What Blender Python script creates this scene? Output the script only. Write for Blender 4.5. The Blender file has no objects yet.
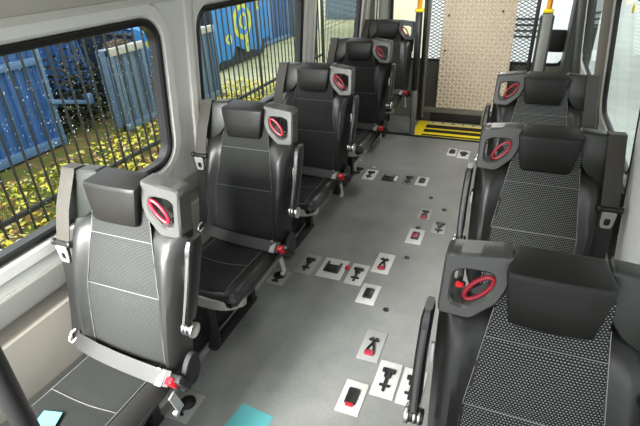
import bpy, bmesh, math, random
from mathutils import Vector, Matrix
random.seed(7)
S = bpy.context.scene
COL = S.collection

# ------------------------------------------------------------------ camera
F = 470.81
PITCH, YAW, ROLL = math.radians(29.265), math.radians(22.899), math.radians(-2.403)
fw = Vector((-math.sin(YAW)*math.cos(PITCH), math.cos(YAW)*math.cos(PITCH), -math.sin(PITCH)))
r0 = Vector((math.cos(YAW), math.sin(YAW), 0)); u0 = r0.cross(fw)
rt = r0*math.cos(ROLL) + u0*math.sin(ROLL); up = -r0*math.sin(ROLL) + u0*math.cos(ROLL)
cd = bpy.data.cameras.new('camera'); cd.sensor_width = 36; cd.lens = F/640*36; cd.clip_start = .02; cd.clip_end = 200
cam = bpy.data.objects.new('camera', cd); COL.objects.link(cam)
M = Matrix.Identity(4)
for i in range(3):
    M[i][0], M[i][1], M[i][2] = rt[i], up[i], -fw[i]
M[0][3], M[1][3], M[2][3] = 0, 0, 1.7
cam.matrix_world = M
S.camera = cam

# ------------------------------------------------------------------ world, light, exposure
S.view_settings.view_transform = 'Standard'; S.view_settings.look = 'None'
S.view_settings.gamma = 1; S.view_settings.use_curve_mapping = False
S.view_settings.exposure = 0.08
w = bpy.data.worlds.new('sky'); S.world = w; w.use_nodes = True
bg = w.node_tree.nodes['Background']; bg.inputs[0].default_value = (.93, .97, 1, 1); bg.inputs[1].default_value = 1.9

def area(name, loc, target, sx, sy, power, col=(1, 1, 1)):
    l = bpy.data.lights.new(name, 'AREA'); l.shape = 'RECTANGLE'; l.size = sx; l.size_y = sy; l.energy = power; l.color = col
    o = bpy.data.objects.new(name, l); COL.objects.link(o); o.location = loc
    o.rotation_euler = (Vector(target)-Vector(loc)).to_track_quat('-Z', 'Y').to_euler()
    return o
area('windscreen_daylight', (-.6, -1.3, 1.7), (-.1, 2.0, .7), 1.7, .8, 15, (.97, 1, 1))
area('cab_door_daylight', (-1.35, -.30, 1.5), (-1.2, .95, .75), .8, .5, 44, (1, 1, .98)).data.spread = math.radians(62)

sl = bpy.data.lights.new('sun', 'SUN'); sl.energy = 2.6; sl.angle = math.radians(40); sl.color = (1, .99, .96)
so = bpy.data.objects.new('sun', sl); COL.objects.link(so)
so.rotation_euler = Vector((.87, .26, -.50)).to_track_quat('-Z', 'Y').to_euler()

# ------------------------------------------------------------------ materials
def mat(name, col, rough=.5, metal=0, spec=.5, bump=0, bscale=60, var=0, vscale=8, emit=None, sheen=0):
    m = bpy.data.materials.new(name); m.use_nodes = True
    nt = m.node_tree; b = nt.nodes['Principled BSDF']
    b.inputs['Base Color'].default_value = (*col, 1); b.inputs['Roughness'].default_value = rough
    b.inputs['Metallic'].default_value = metal; b.inputs['Specular IOR Level'].default_value = spec
    if sheen: b.inputs['Sheen Weight'].default_value = sheen
    if bump or var:
        tc = nt.nodes.new('ShaderNodeTexCoord')
    if bump:
        n = nt.nodes.new('ShaderNodeTexNoise'); n.inputs['Scale'].default_value = bscale; n.inputs['Detail'].default_value = 4
        nt.links.new(tc.outputs['Object'], n.inputs['Vector'])
        bp = nt.nodes.new('ShaderNodeBump'); bp.inputs['Strength'].default_value = bump; bp.inputs['Distance'].default_value = .01
        nt.links.new(n.outputs['Fac'], bp.inputs['Height']); nt.links.new(bp.outputs['Normal'], b.inputs['Normal'])
    if var:
        n = nt.nodes.new('ShaderNodeTexNoise'); n.inputs['Scale'].default_value = vscale; n.inputs['Detail'].default_value = 6
        nt.links.new(tc.outputs['Object'], n.inputs['Vector'])
        mx = nt.nodes.new('ShaderNodeMix'); mx.data_type = 'RGBA'
        mx.inputs[6].default_value = (*[c*(1-var) for c in col], 1); mx.inputs[7].default_value = (*[min(1, c*(1+var)) for c in col], 1)
        nt.links.new(n.outputs['Fac'], mx.inputs[0]); nt.links.new(mx.outputs[2], b.inputs['Base Color'])
    if emit:
        b.inputs['Emission Color'].default_value = (*col, 1); b.inputs['Emission Strength'].default_value = emit
    return m

def weave(name, ax, c1, c2, p=.0076):
    """woven seat cloth: offset rows of light tufts on black; ax = the two object axes of the cloth"""
    m = mat(name, c1, .75, spec=.25); nt = m.node_tree; b = nt.nodes['Principled BSDF']
    N, L = nt.nodes.new, nt.links.new
    tc = N('ShaderNodeTexCoord'); sp = N('ShaderNodeSeparateXYZ'); cb = N('ShaderNodeCombineXYZ')
    L(tc.outputs['Object'], sp.inputs[0]); L(sp.outputs[ax[0]], cb.inputs[0]); L(sp.outputs[ax[1]], cb.inputs[1])
    br = N('ShaderNodeTexBrick'); br.offset = .5; br.squash = 1
    br.inputs['Scale'].default_value = 1
    br.inputs['Brick Width'].default_value = p; br.inputs['Row Height'].default_value = p*.8
    br.inputs['Mortar Size'].default_value = p*.26; br.inputs['Mortar Smooth'].default_value = .2
    br.inputs['Color1'].default_value = (*c1, 1); br.inputs['Color2'].default_value = (*[c*1.15 for c in c1], 1)
    br.inputs['Mortar'].default_value = (*c2, 1)
    L(cb.outputs[0], br.inputs['Vector']); L(br.outputs['Color'], b.inputs['Base Color'])
    bp = N('ShaderNodeBump'); bp.inputs['Strength'].default_value = .4; bp.inputs['Distance'].default_value = .002; bp.invert = True
    L(br.outputs['Fac'], bp.inputs['Height']); L(bp.outputs['Normal'], b.inputs['Normal'])
    return m

def glass(name, tint=(.93, .96, .95), refl=1.0):
    m = bpy.data.materials.new(name); m.use_nodes = True; nt = m.node_tree
    nt.nodes.remove(nt.nodes['Principled BSDF']); out = nt.nodes['Material Output']
    t = nt.nodes.new('ShaderNodeBsdfTransparent'); t.inputs[0].default_value = (*tint, 1)
    g = nt.nodes.new('ShaderNodeBsdfGlossy'); g.inputs['Roughness'].default_value = .03
    fr = nt.nodes.new('ShaderNodeFresnel'); fr.inputs[0].default_value = 1.12
    mx = nt.nodes.new('ShaderNodeMixShader')
    mu = nt.nodes.new('ShaderNodeMath'); mu.operation = 'MULTIPLY'; mu.inputs[1].default_value = refl
    nt.links.new(fr.outputs[0], mu.inputs[0]); nt.links.new(mu.outputs[0], mx.inputs[0]); nt.links.new(t.outputs[0], mx.inputs[1]); nt.links.new(g.outputs[0], mx.inputs[2])
    nt.links.new(mx.outputs[0], out.inputs['Surface'])
    return m

X = {}
X['leather'] = mat('leatherette', (.015, .0155, .0143), .38, spec=.45, bump=.05, bscale=300)
X['headrest'] = mat('headrest_vinyl', (.008, .0075, .0062), .46, spec=.3, bump=.05, bscale=300)
X['panel'] = mat('grey_plastic', (.05, .051, .047), .34, bump=.06, bscale=400)
X['wing'] = mat('shoulder_vinyl', (.018, .020, .016), .4, spec=.4)
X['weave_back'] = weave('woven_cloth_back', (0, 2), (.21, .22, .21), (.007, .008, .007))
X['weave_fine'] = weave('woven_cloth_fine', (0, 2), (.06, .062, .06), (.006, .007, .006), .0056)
X['weave_seat'] = weave('woven_cloth_seat', (0, 1), (.03, .032, .031), (.008, .009, .008), .005)
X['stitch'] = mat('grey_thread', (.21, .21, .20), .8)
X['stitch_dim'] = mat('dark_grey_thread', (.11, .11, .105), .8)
X['black'] = mat('black_plastic', (.012, .012, .012), .35)
X['blackm'] = mat('matt_black', (.01, .01, .01), .7)
X['webbing'] = mat('grey_webbing', (.024, .0238, .023), .6, bump=.15, bscale=500)
X['strap'] = mat('brown_grey_webbing', (.03, .026, .019), .55, bump=.15, bscale=500)
X['chrome'] = mat('brushed_steel', (.62, .62, .6), .28, 1)
X['zinc'] = mat('zinc_plate', (.5, .5, .48), .42, .7)
X['red'] = mat('red_plastic', (.52, .012, .02), .35)
X['ring'] = mat('dark_red_strap', (.30, .006, .02), .4)
X['pale_zinc'] = mat('pale_zinc', (.36, .36, .34), .35, .3)
X['whitetrim'] = mat('white_pillar_trim', (.88, .88, .85), .4)
X['white'] = mat('white_plastic', (.78, .78, .75), .45)
X['lip'] = mat('pale_grey_plastic', (.26, .26, .235), .38)
X['wall'] = mat('wall_paint_grey', (.60, .605, .57), .32, bump=.02, bscale=200)
X['pillar'] = mat('pillar_trim_grey', (.50, .50, .46), .4)
X['beige'] = mat('beige_lower_panel', (.29, .275, .235), .5)
X['groove'] = mat('groove_taupe', (.19, .175, .145), .6)
X['head'] = mat('headliner_beige', (.42, .40, .355), .8, bump=.1, bscale=200)
X['rubber'] = mat('black_rubber', (.008, .008, .008), .4)
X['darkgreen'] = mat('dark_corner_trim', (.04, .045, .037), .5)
X['glass'] = glass('window_glass'); X['glass_r'] = glass('window_glass_wet', (.86, .92, .88), .35)
X['yellow'] = mat('yellow_tread', (.92, .70, .01), .5, var=.15, vscale=20)
X['cream'] = mat('cream_label', (.72, .66, .36), .5)
X['orange'] = mat('orange_grip', (.8, .33, .02), .45)
X['treadplate'] = mat('aluminium_tread_plate', (.54, .445, .325), .42, .15, var=.08, vscale=5)
X['lozenge'] = mat('aluminium_lozenge', (.90, .80, .65), .35, .1)
X['olive'] = mat('olive_grey_frame', (.17, .165, .13), .45)
X['steelpost'] = mat('grey_post', (.20, .205, .18), .4, .2)
X['cyan'] = mat('pale_cyan', (.09, .36, .38), .6)
X['plate'] = mat('white_floor_plate', (.56, .56, .535), .45, var=.05, vscale=30)
X['plategrey'] = mat('grey_floor_plate', (.30, .305, .29), .45)
X['plateclear'] = mat('clear_floor_plate', (.17, .175, .165), .4)
X['olivered'] = mat('wine_red_plastic', (.30, .02, .04), .4)

def floor_mat():
    m = mat('vinyl_floor', (.18, .185, .175), .40, spec=.5); nt = m.node_tree; b = nt.nodes['Principled BSDF']
    N, L = nt.nodes.new, nt.links.new
    tc = N('ShaderNodeTexCoord')
    a = N('ShaderNodeTexNoise'); a.inputs['Scale'].default_value = 3; a.inputs['Detail'].default_value = 8; a.inputs['Roughness'].default_value = .7
    s = N('ShaderNodeTexNoise'); s.inputs['Scale'].default_value = 140; s.inputs['Detail'].default_value = 2
    L(tc.outputs['Object'], a.inputs['Vector']); L(tc.outputs['Object'], s.inputs['Vector'])
    r1 = N('ShaderNodeValToRGB'); r1.color_ramp.elements[0].position = .3; r1.color_ramp.elements[1].position = .72
    r1.color_ramp.elements[0].color = (.17, .175, .166, 1); r1.color_ramp.elements[1].color = (.265, .27, .256, 1)
    L(a.outputs['Fac'], r1.inputs[0])
    r2 = N('ShaderNodeValToRGB'); r2.color_ramp.elements[0].color = (.91, .91, .91, 1); r2.color_ramp.elements[1].color = (1.07, 1.07, 1.07, 1)
    r2.color_ramp.elements[0].position = .35; r2.color_ramp.elements[1].position = .65
    L(s.outputs['Fac'], r2.inputs[0])
    mx = N('ShaderNodeMix'); mx.data_type = 'RGBA'; mx.blend_type = 'MULTIPLY'; mx.inputs[0].default_value = 1
    L(r1.outputs[0], mx.inputs[6]); L(r2.outputs[0], mx.inputs[7]); L(mx.outputs[2], b.inputs['Base Color'])
    rr = N('ShaderNodeMapRange'); rr.inputs[3].default_value = .33; rr.inputs[4].default_value = .5
    L(a.outputs['Fac'], rr.inputs[0]); L(rr.outputs[0], b.inputs['Roughness'])
    return m
X['floor'] = floor_mat()

# ------------------------------------------------------------------ helpers
def tag(o, label=None, cat=None, group=None, kind=None):
    if label: o['label'] = label
    if cat: o['category'] = cat
    if group: o['group'] = group
    if kind: o['kind'] = kind
    return o

def empty(name, loc=(0, 0, 0), rz=0):
    o = bpy.data.objects.new(name, None); COL.objects.link(o); o.location = loc; o.rotation_euler = (0, 0, rz)
    o.empty_display_size = .05
    return o

def put(name, bm, m, parent=None, loc=None, flip=False, ang=38, smooth=True):
    if flip:
        bmesh.ops.scale(bm, vec=(-1, 1, 1), verts=bm.verts)
        bmesh.ops.reverse_faces(bm, faces=bm.faces)
    me = bpy.data.meshes.new(name); bm.to_mesh(me); bm.free()
    ms = m if isinstance(m, (list, tuple)) else [m]
    for q in ms: me.materials.append(q)
    if smooth:
        me.shade_smooth(); me.set_sharp_from_angle(angle=math.radians(ang))
    o = bpy.data.objects.new(name, me); COL.objects.link(o)
    if parent: o.parent = parent
    if loc is not None: o.location = loc
    return o

def dup(root, loc, **k):
    r = root.copy(); COL.objects.link(r); r.location = loc
    for key, v in k.items(): r[key] = v
    for ch in list(root.children):
        c = ch.copy(); COL.objects.link(c); c.parent = r
        for g in list(ch.children):
            d = g.copy(); COL.objects.link(d); d.parent = c
    return r

def loft(bm, rings, closed=True, cap=True):
    vs = [[bm.verts.new(p) for p in r] for r in rings]
    n = len(vs[0])
    for a, b in zip(vs, vs[1:]):
        for i in range(n if closed else n-1):
            j = (i+1) % n
            bm.faces.new((a[i], a[j], b[j], b[i]))
    if cap and closed:
        bm.faces.new(vs[0][::-1]); bm.faces.new(vs[-1])
    bmesh.ops.recalc_face_normals(bm, faces=bm.faces)
    return bm

def box(bm, c, s, bev=0, rot=None, seg=2):
    t = bmesh.new()
    bmesh.ops.create_cube(t, size=1)
    bmesh.ops.scale(t, vec=s, verts=t.verts)
    if bev: bmesh.ops.bevel(t, geom=t.edges[:], offset=bev, segments=seg, profile=.5, affect='EDGES')
    mtx = Matrix.Translation(c)
    if rot is not None: mtx = mtx @ (rot.to_4x4() if hasattr(rot, 'to_4x4') else rot)
    bmesh.ops.transform(t, matrix=mtx, verts=t.verts)
    me = bpy.data.meshes.new('tmp'); t.to_mesh(me); t.free(); bm.from_mesh(me); bpy.data.meshes.remove(me)
    return bm

def bx(c, s, bev=0, rot=None, seg=2):
    return box(bmesh.new(), c, s, bev, rot, seg)

def frame(d):
    d = Vector(d).normalized(); a = Vector((0, 0, 1)) if abs(d.z) < .95 else Vector((1, 0, 0))
    u = d.cross(a).normalized(); return u, d.cross(u).normalized()

def cyl(bm, p0, p1, r, seg=16, r1=None, bev=0):
    p0, p1 = Vector(p0), Vector(p1); u, v = frame(p1-p0); r1 = r if r1 is None else r1
    d = (p1-p0).normalized()
    prof = [(0, r), (1, r1)] if not bev else None
    L = (p1-p0).length
    st = [(0, r), (L, r1)] if not bev else [(0, r-bev), (bev*.3, r-bev*.3), (bev, r), (L-bev, r1), (L-bev*.3, r1-bev*.3), (L, r1-bev)]
    rings = []
    for h, rr in st:
        rings.append([p0+d*h+(u*math.cos(2*math.pi*i/seg)+v*math.sin(2*math.pi*i/seg))*rr for i in range(seg)])
    t = bmesh.new(); loft(t, rings)
    me = bpy.data.meshes.new('tmp'); t.to_mesh(me); t.free(); bm.from_mesh(me); bpy.data.meshes.remove(me)
    return bm

def tube(bm, pts, r, seg=8, closed=False):
    pts = [Vector(p) for p in pts]; n = len(pts); rings = []
    pu = None
    for i, p in enumerate(pts):
        a = pts[(i-1) % n] if closed or i > 0 else p
        b = pts[(i+1) % n] if closed or i < n-1 else p
        d = (b-a).normalized()
        if pu is None: u, v = frame(d)
        else:
            u = (pu-d*pu.dot(d)).normalized(); v = d.cross(u)
        pu = u
        rings.append([p+(u*math.cos(2*math.pi*k/seg)+v*math.sin(2*math.pi*k/seg))*r for k in range(seg)])
    t = bmesh.new()
    if closed:
        vs = [[t.verts.new(q) for q in rg] for rg in rings]
        for i in range(n):
            for k in range(seg):
                t.faces.new((vs[i][k], vs[i][(k+1) % seg], vs[(i+1) % n][(k+1) % seg], vs[(i+1) % n][k]))
        bmesh.ops.recalc_face_normals(t, faces=t.faces)
    else: loft(t, rings)
    me = bpy.data.meshes.new('tmp'); t.to_mesh(me); t.free(); bm.from_mesh(me); bpy.data.meshes.remove(me)
    return bm

def ribbon(bm, pts, side, w, th):
    """flat strap following pts; side = width direction"""
    pts = [Vector(p) for p in pts]; s = Vector(side).normalized(); rings = []
    for i, p in enumerate(pts):
        a = pts[max(i-1, 0)]; b = pts[min(i+1, len(pts)-1)]
        n = (b-a).normalized().cross(s).normalized()
        rings.append([p-s*w/2-n*th/2, p+s*w/2-n*th/2, p+s*w/2+n*th/2, p-s*w/2+n*th/2])
    t = bmesh.new(); loft(t, rings)
    me = bpy.data.meshes.new('tmp'); t.to_mesh(me); t.free(); bm.from_mesh(me); bpy.data.meshes.remove(me)
    return bm

def rrect(cx, cy, w, h, r, n=6):
    pts = []
    for (sx, sy, a0) in ((1, 1, 0), (-1, 1, 90), (-1, -1, 180), (1, -1, 270)):
        for k in range(n+1):
            a = math.radians(a0+90*k/n)
            pts.append((cx+sx*(w/2-r)+r*math.cos(a), cy+sy*(h/2-r)+r*math.sin(a)))
    return pts

def rpoly(poly, r, n=4):
    """round the corners of a polygon"""
    out = []; m = len(poly)
    for i in range(m):
        p = Vector(poly[i]); a = Vector(poly[i-1]); b = Vector(poly[(i+1) % m])
        da, db = (a-p), (b-p); rr = min(r, da.length*.45, db.length*.45)
        A = p+da.normalized()*rr; B = p+db.normalized()*rr
        for k in range(n+1):
            t = k/n; out.append(tuple(A*(1-t)**2+p*2*t*(1-t)+B*t*t))
    return out

def prism(poly, f, d0, d1, bev=.006):
    """outline poly (2D) extruded through depth d0..d1 with softened rims; f(u,v,d)->xyz"""
    c = Vector((sum(p[0] for p in poly)/len(poly), sum(p[1] for p in poly)/len(poly)))
    def ins(e):
        o = []
        for p in poly:
            q = Vector(p); d = (c-q); o.append(tuple(q+d.normalized()*min(e, d.length*.5)))
        return o
    bm = bmesh.new()
    loft(bm, [[f(u, v, d0) for u, v in ins(bev)], [f(u, v, d0+bev*.3) for u, v in ins(bev*.3)], [f(u, v, d0+bev) for u, v in poly],
              [f(u, v, d1-bev) for u, v in poly], [f(u, v, d1-bev*.3) for u, v in ins(bev*.3)], [f(u, v, d1) for u, v in ins(bev)]])
    return bm

def resample(loop, n):
    loop = [Vector(p) for p in loop]; m = len(loop); L = [0]
    for i in range(m): L.append(L[-1]+(loop[(i+1) % m]-loop[i]).length)
    out = []; j = 0
    for k in range(n):
        s = L[-1]*k/n
        while L[j+1] < s: j += 1
        t = (s-L[j])/max(1e-9, L[j+1]-L[j]); out.append(loop[j].lerp(loop[(j+1) % m], t))
    return out

def ring_panel(outer, inner, f, d0, d1, bev=.005):
    """panel with a hole: outer / inner loops of equal length, extruded d0 (front) to d1"""
    c = Vector((sum(p[0] for p in inner)/len(inner), sum(p[1] for p in inner)/len(inner)))
    def off(loop, e):
        return [Vector(p)+(c-Vector(p)).normalized()*e for p in loop]
    prof = [(off(outer, bev), d0), (outer, d0+bev), (outer, d1), (inner, d1), (inner, d0+bev), (off(inner, -bev), d0)]
    bm = bmesh.new(); n = len(outer)
    vs = [[bm.verts.new(f(p[0], p[1], d)) for p in lp] for lp, d in prof]
    for a in range(len(vs)):
        b = (a+1) % len(vs)
        for i in range(n):
            j = (i+1) % n; bm.faces.new((vs[a][i], vs[a][j], vs[b][j], vs[b][i]))
    bmesh.ops.recalc_face_normals(bm, faces=bm.faces)
    return bm

def polar_match(outer, inner_c, n=64):
    """n points on a closed polygon, by angle about inner_c"""
    c = Vector(inner_c); out = []; m = len(outer)
    for k in range(n):
        a = 2*math.pi*k/n; d = Vector((math.cos(a), math.sin(a))); best = None
        for i in range(m):
            p = Vector(outer[i]); e = Vector(outer[(i+1) % m])-p
            den = d.x*e.y-d.y*e.x
            if abs(den) < 1e-12: continue
            q = p-c; t = (q.x*e.y-q.y*e.x)/den; s = (q.x*d.y-q.y*d.x)/den
            if t > 0 and -1e-6 <= s <= 1+1e-6: best = t if best is None else max(best, t)
        out.append(c+d*(best or .01))
    return out

# ------------------------------------------------------------------ the shell of the minibus
def xl(z): return -1.42+.1*(z-1.1)      # left wall at window height
def xr(z): return .453-.1*(z-1.1)
ZT, ZB = 1.483, .852                     # window top and bottom

put('floor', bx((-.52, 2.25, -.03), (2.1, 6.0, .06)), X['floor'], smooth=False)['kind'] = 'structure'

def rect_hole_panel(side, y0, y1, z0, z1, hole, name, m):
    """wall cell with a rounded window opening; hole = (y0,y1,z0,z1,r)"""
    hy0, hy1, hz0, hz1, r = hole
    fx = (lambda z: xl(z)) if side < 0 else (lambda z: xr(z))
    n = 6; inner = rrect((hy0+hy1)/2, (hz0+hz1)/2, hy1-hy0, hz1-hz0, r, n)
    outer = []
    for q, (cy, cz, vert) in enumerate(((y1, z1, 0), (y0, z1, 1), (y0, z0, 0), (y1, z0, 1))):
        for k in range(n+1):
            p = inner[q*(n+1)+k]; t = k/n
            start = (cy, p[1]) if not vert else (p[0], cz)
            # straight projections at the ends, the corner in the middle
            e0 = inner[q*(n+1)]; e1 = inner[q*(n+1)+n]
            if not vert: A, B = (cy, e0[1]), (e1[0], cz)
            else: A, B = (e0[0], cz), (cy, e1[1])
            Cn = (cy, cz)
            outer.append(tuple(Vector(A).lerp(Vector(Cn), t*2)) if t <= .5 else tuple(Vector(Cn).lerp(Vector(B), t*2-1)))
    bm = bmesh.new(); N = len(inner); th = .055*side
    def ring(lp, d, k=0): return [bm.verts.new((fx(p[1])+d, p[0], p[1])) for p in lp]
    def grow(e): return rrect((hy0+hy1)/2, (hz0+hz1)/2, hy1-hy0+2*e, hz1-hz0+2*e, r+e, n)
    # moulded surround: flat wall, raised lip, sloping reveal
    def clampo(lp): return [(min(max(p[0], y0+.002), y1-.002), min(max(p[1], z0+.002), z1-.002)) for p in lp]
    R = [ring(outer, 0), ring(clampo(grow(.075)), 0), ring(clampo(grow(.062)), -.012*side), ring(grow(.022), -.012*side), ring(grow(.012), -.004*side), ring(inner, th*.5 if side < 0 else .006)]
    for a, b in zip(R, R[1:]):
        for i in range(N):
            j = (i+1) % N; bm.faces.new((a[i], a[j], b[j], b[i]))
    bmesh.ops.recalc_face_normals(bm, faces=bm.faces)
    return bm

def window(idx, side, hole, drops=0):
    hy0, hy1, hz0, hz1, r = hole
    fx = xl if side < 0 else xr
    n = 6; cy, cz, W, H = (hy0+hy1)/2, (hz0+hz1)/2, hy1-hy0, hz1-hz0
    def lp(e): return rrect(cy, cz, W+2*e, H+2*e, max(r+e, .01), n)
    bm = bmesh.new()
    g = .020 if side < 0 else .010
    prof = [(lp(.006), -.006), (lp(.002), -.009), (lp(-g*.6), -.007), (lp(-g), .002), (lp(-g), .042 if side < 0 else .014), (lp(.008), .042 if side < 0 else .014)]
    vs = [[bm.verts.new((fx(p[1])+d*side*1.0, p[0], p[1])) for p in L] for L, d in prof]
    N = len(vs[0])
    for a, b in zip(vs, vs[1:]):
        for i in range(N):
            j = (i+1) % N; bm.faces.new((a[i], a[j], b[j], b[i]))
    bmesh.ops.recalc_face_normals(bm, faces=bm.faces)
    win = put('window_%d' % idx, bm, X['rubber']); win['kind'] = 'structure'
    bm = bmesh.new()
    bm.faces.new([bm.verts.new((fx(p[1])+.012*side, p[0], p[1])) for p in lp(-.015)])
    pane = put('pane', bm, X['glass' if side < 0 else 'glass_r'], win, smooth=False)
    return win

LEFT = [(.30, 1.79, (.42, 1.655, ZB, ZT, .10)), (1.79, 3.27, (1.925, 3.15, ZB, ZT, .09)), (3.27, 4.70, (3.40, 4.50, ZB, ZT, .09))]
RIGHT = [(.30, 1.78, (.40, 1.50, ZB, ZT, .09)), (1.78, 3.12, (1.97, 2.905, ZB+.02, ZT, .09)), (3.12, 4.70, (3.40, 4.28, ZB+.02, ZT, .09))]

def side_wall(side):
    fx = xl if side < 0 else xr
    cells = LEFT if side < 0 else RIGHT
    bm = bmesh.new()
    for (y0, y1, h) in cells:
        t = rect_hole_panel(side, y0, y1, .735, 1.56, h, '', None)
        me = bpy.data.meshes.new('t'); t.to_mesh(me); t.free(); bm.from_mesh(me); bpy.data.meshes.remove(me)
    bmesh.ops.remove_doubles(bm, verts=bm.verts, dist=.0005)
    root = put('wall_left' if side < 0 else 'wall_right', bm, X['wall'], ang=25); root['kind'] = 'structure'
    # rear blank piece of the wall
    b2 = bmesh.new()
    vs = [b2.verts.new((fx(z), y, z)) for (y, z) in ((4.70, .735), (5.25, .735), (5.25, 1.56), (4.70, 1.56))]
    b2.faces.new(vs)
    put('rear_quarter', b2, X['wall'], root, smooth=False)
    # ledge and lower panel, one profile swept along the bus
    def sweep(name, prof, m):
        b = bmesh.new()
        va = [b.verts.new((fx(z)-d*side, .1, z)) for z, d in prof]; vb = [b.verts.new((fx(z)-d*side, 5.25, z)) for z, d in prof]
        for i in range(len(prof)-1): b.faces.new((va[i], va[i+1], vb[i+1], vb[i]))
        bmesh.ops.recalc_face_normals(b, faces=b.faces)
        return put(name, b, m, root, ang=20)
    sweep('ledge', [(.735, 0), (.735, .010), (.728, .014), (.66, .020), (.642, .018), (.636, .004)], X['lip'])
    sweep('groove', [(.636, .004), (.575, .006), (.570, .010)], X['groove'])
    sweep('lower_panel', [(.570, .010), (.566, .022), (.50, .034), (.36, .060), (.20, .085), (.0, .10)], X['beige'])
    return root
wl = side_wall(-1); wr = side_wall(1)
for i, (a, b, h) in enumerate(LEFT): window(i+1, -1, h)
for i, (a, b, h) in enumerate(RIGHT): window(i+4, 1, h)

# pillar covers and dark strips, soft rounded, set along the side walls
def pillar(name, side, yc, wy, m, z0=.60, z1=1.56, d=.02):
    fx = xl if side < 0 else xr
    rings = []
    for k in range(9):
        z = z0+(z1-z0)*k/8
        rings.append([(fx(z)-side*(-.01), yc-wy/2, z), (fx(z)-side*d*.6, yc-wy/2+.006, z), (fx(z)-side*d, yc-wy/2+.03, z),
                      (fx(z)-side*d, yc+wy/2-.03, z), (fx(z)-side*d*.6, yc+wy/2-.006, z), (fx(z)-side*(-.01), yc+wy/2, z)])
    bm = bmesh.new(); loft(bm, rings); o = put(name, bm, m); o['kind'] = 'structure'; return o
pillar('trim_1', -1, 1.865, .07, X['pillar'])
pillar('trim_2', -1, 3.275, .10, X['pillar'])
pillar('trim_3', -1, 4.60, .10, X['olive'])
pillar('trim_4', 1, 1.70, .34, X['whitetrim'], z0=.45, d=.03)
pillar('trim_5', 1, 1.918, .06, X['rubber'], z0=.84, d=.02)  # narrow black strip along the window edge
pillar('trim_18', 1, 2.02, .26, X['rubber'], z0=.30, z1=.84, d=.03)  # black panel over the wall below the window and the seat gap
pillar('trim_6', 1, 3.15, .36, X['groove'], d=.02)
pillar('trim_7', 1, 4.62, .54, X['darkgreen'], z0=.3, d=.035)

# roof
rings = []
for y in (-1.0, 5.3):
    r = []
    for k in range(25):
        t = k/24; x = -1.374+(.407+1.374)*t
        z = 1.555+.40*(1-abs(2*t-1)**3.2)
        r.append((x, y, z))
    rings.append(r)
bm = bmesh.new(); loft(bm, rings, closed=False); put('ceiling', bm, X['head'])['kind'] = 'structure'
for s, nm in ((-1, 'trim_8'), (1, 'trim_9')):      # moulding strip over the windows
    fx = xl if s < 0 else xr
    bm = bmesh.new(); loft(bm, [[(fx(1.545)+.01*s, y, 1.535), (fx(1.545)-.014*s, y, 1.538), (fx(1.545)-.018*s, y, 1.550), (fx(1.56)-.010*s, y, 1.562), (fx(1.56)+.01*s, y, 1.562)] for y in (.1, 5.2)])
    put(nm, bm, X['pillar'])['kind'] = 'structure'

# rear wall with two door windows
def rear_door(idx, x0, x1, hx0, hx1):
    inner = rrect((hx0+hx1)/2, 1.13, hx1-hx0, 1.02, .07, 6); ic = ((hx0+hx1)/2, 1.13)
    outer = polar_match([(x0, -.06), (x1, -.06), (x1, 1.98), (x0, 1.98)], ic, 96); inn = polar_match(inner, ic, 96)
    bm = ring_panel([tuple(p) for p in outer], [tuple(p) for p in inn], lambda u, v, d: (u, 5.20+d, v), 0, .06, .004)
    dr = put('door_%d' % idx, bm, X['olive']); dr['kind'] = 'structure'
    bm = bmesh.new(); loop = [tuple(p) for p in inn]
    ring = polar_match(rrect((hx0+hx1)/2, 1.13, hx1-hx0-.05, .97, .05, 6), ic, 96)
    put('gasket', ring_panel(loop, [tuple(p) for p in ring], lambda u, v, d: (u, 5.195+d, v), 0, .03, .004), X['rubber'], dr)
    bm = bmesh.new(); bm.faces.new([bm.verts.new((p[0], 5.215, p[1])) for p in ring]); put('pane', bm, X['glass'], dr, smooth=False)
    return dr
rear_door(1, -1.52, -.47, -1.30, -.52); rear_door(2, -.47, .56, -.42, .42)
def corner(name, x0, x1, m, bevel=.03):
    put(name, bx(((x0+x1)/2, 5.0, .95), (x1-x0, .36, 1.9), bevel, seg=3), m)['kind'] = 'structure'
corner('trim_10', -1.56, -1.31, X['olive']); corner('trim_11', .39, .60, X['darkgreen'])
for i, x in enumerate((-1.345, -1.372)):
    bm = bmesh.new(); cyl(bm, (x, 4.80+.0*i, .3), (x+.03, 4.80, 1.6), .008, 8); put('trim_%d' % (12+i), bm, X['white'])['kind'] = 'structure'
put('trim_14', bx((-.5, 4.595, .006), (1.75, .05, .014), .004), X['blackm'])['kind'] = 'structure'
# side plinths under the seats
put('baseboard_left', bx((-1.37, 2.5, .05), (.30, 5.0, .10), .01), X['blackm'])['kind'] = 'structure'
put('baseboard_right', bx((.44, 2.5, .05), (.26, 5.0, .10), .01), X['blackm'])['kind'] = 'structure'
for i, x in enumerate((-1.205, .275)):
    bm = bmesh.new(); box(bm, (x, 2.4, .006), (.035, 4.4, .012), .003); box(bm, (x, 2.4, .016), (.012, 4.4, .010), .002)
    put('trim_%d' % (15+i), bm, X['zinc'])['kind'] = 'structure'

# ------------------------------------------------------------------ seats
def yf(z):
    t = min(max((z-.44)/.5, 0), 1)
    return -(1.08-z)*.24-.015*math.sin(math.pi*t)
def hi(z):    # half width of the cloth insert
    return .118+min(max((.97-z)/.27, 0), 1)*.037
def backw(z):
    if z < .5: return .205+.02*(z-.42)/.08
    return .225+min((z-.5)/.35, 1)*.013
def back_front(x, z):
    a = abs(x); h = hi(z); w = backw(z)
    if a <= h: return yf(z)
    t = (a-h)/(w-h); amp = min(1, max(0, (.935-z)/.08))
    return yf(z)-.030*(.25+.75*amp)*math.sin(math.pi*min(t*1.15, 1))**.9+(.045*max(0, (t-.55)/.45)**2)

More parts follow.
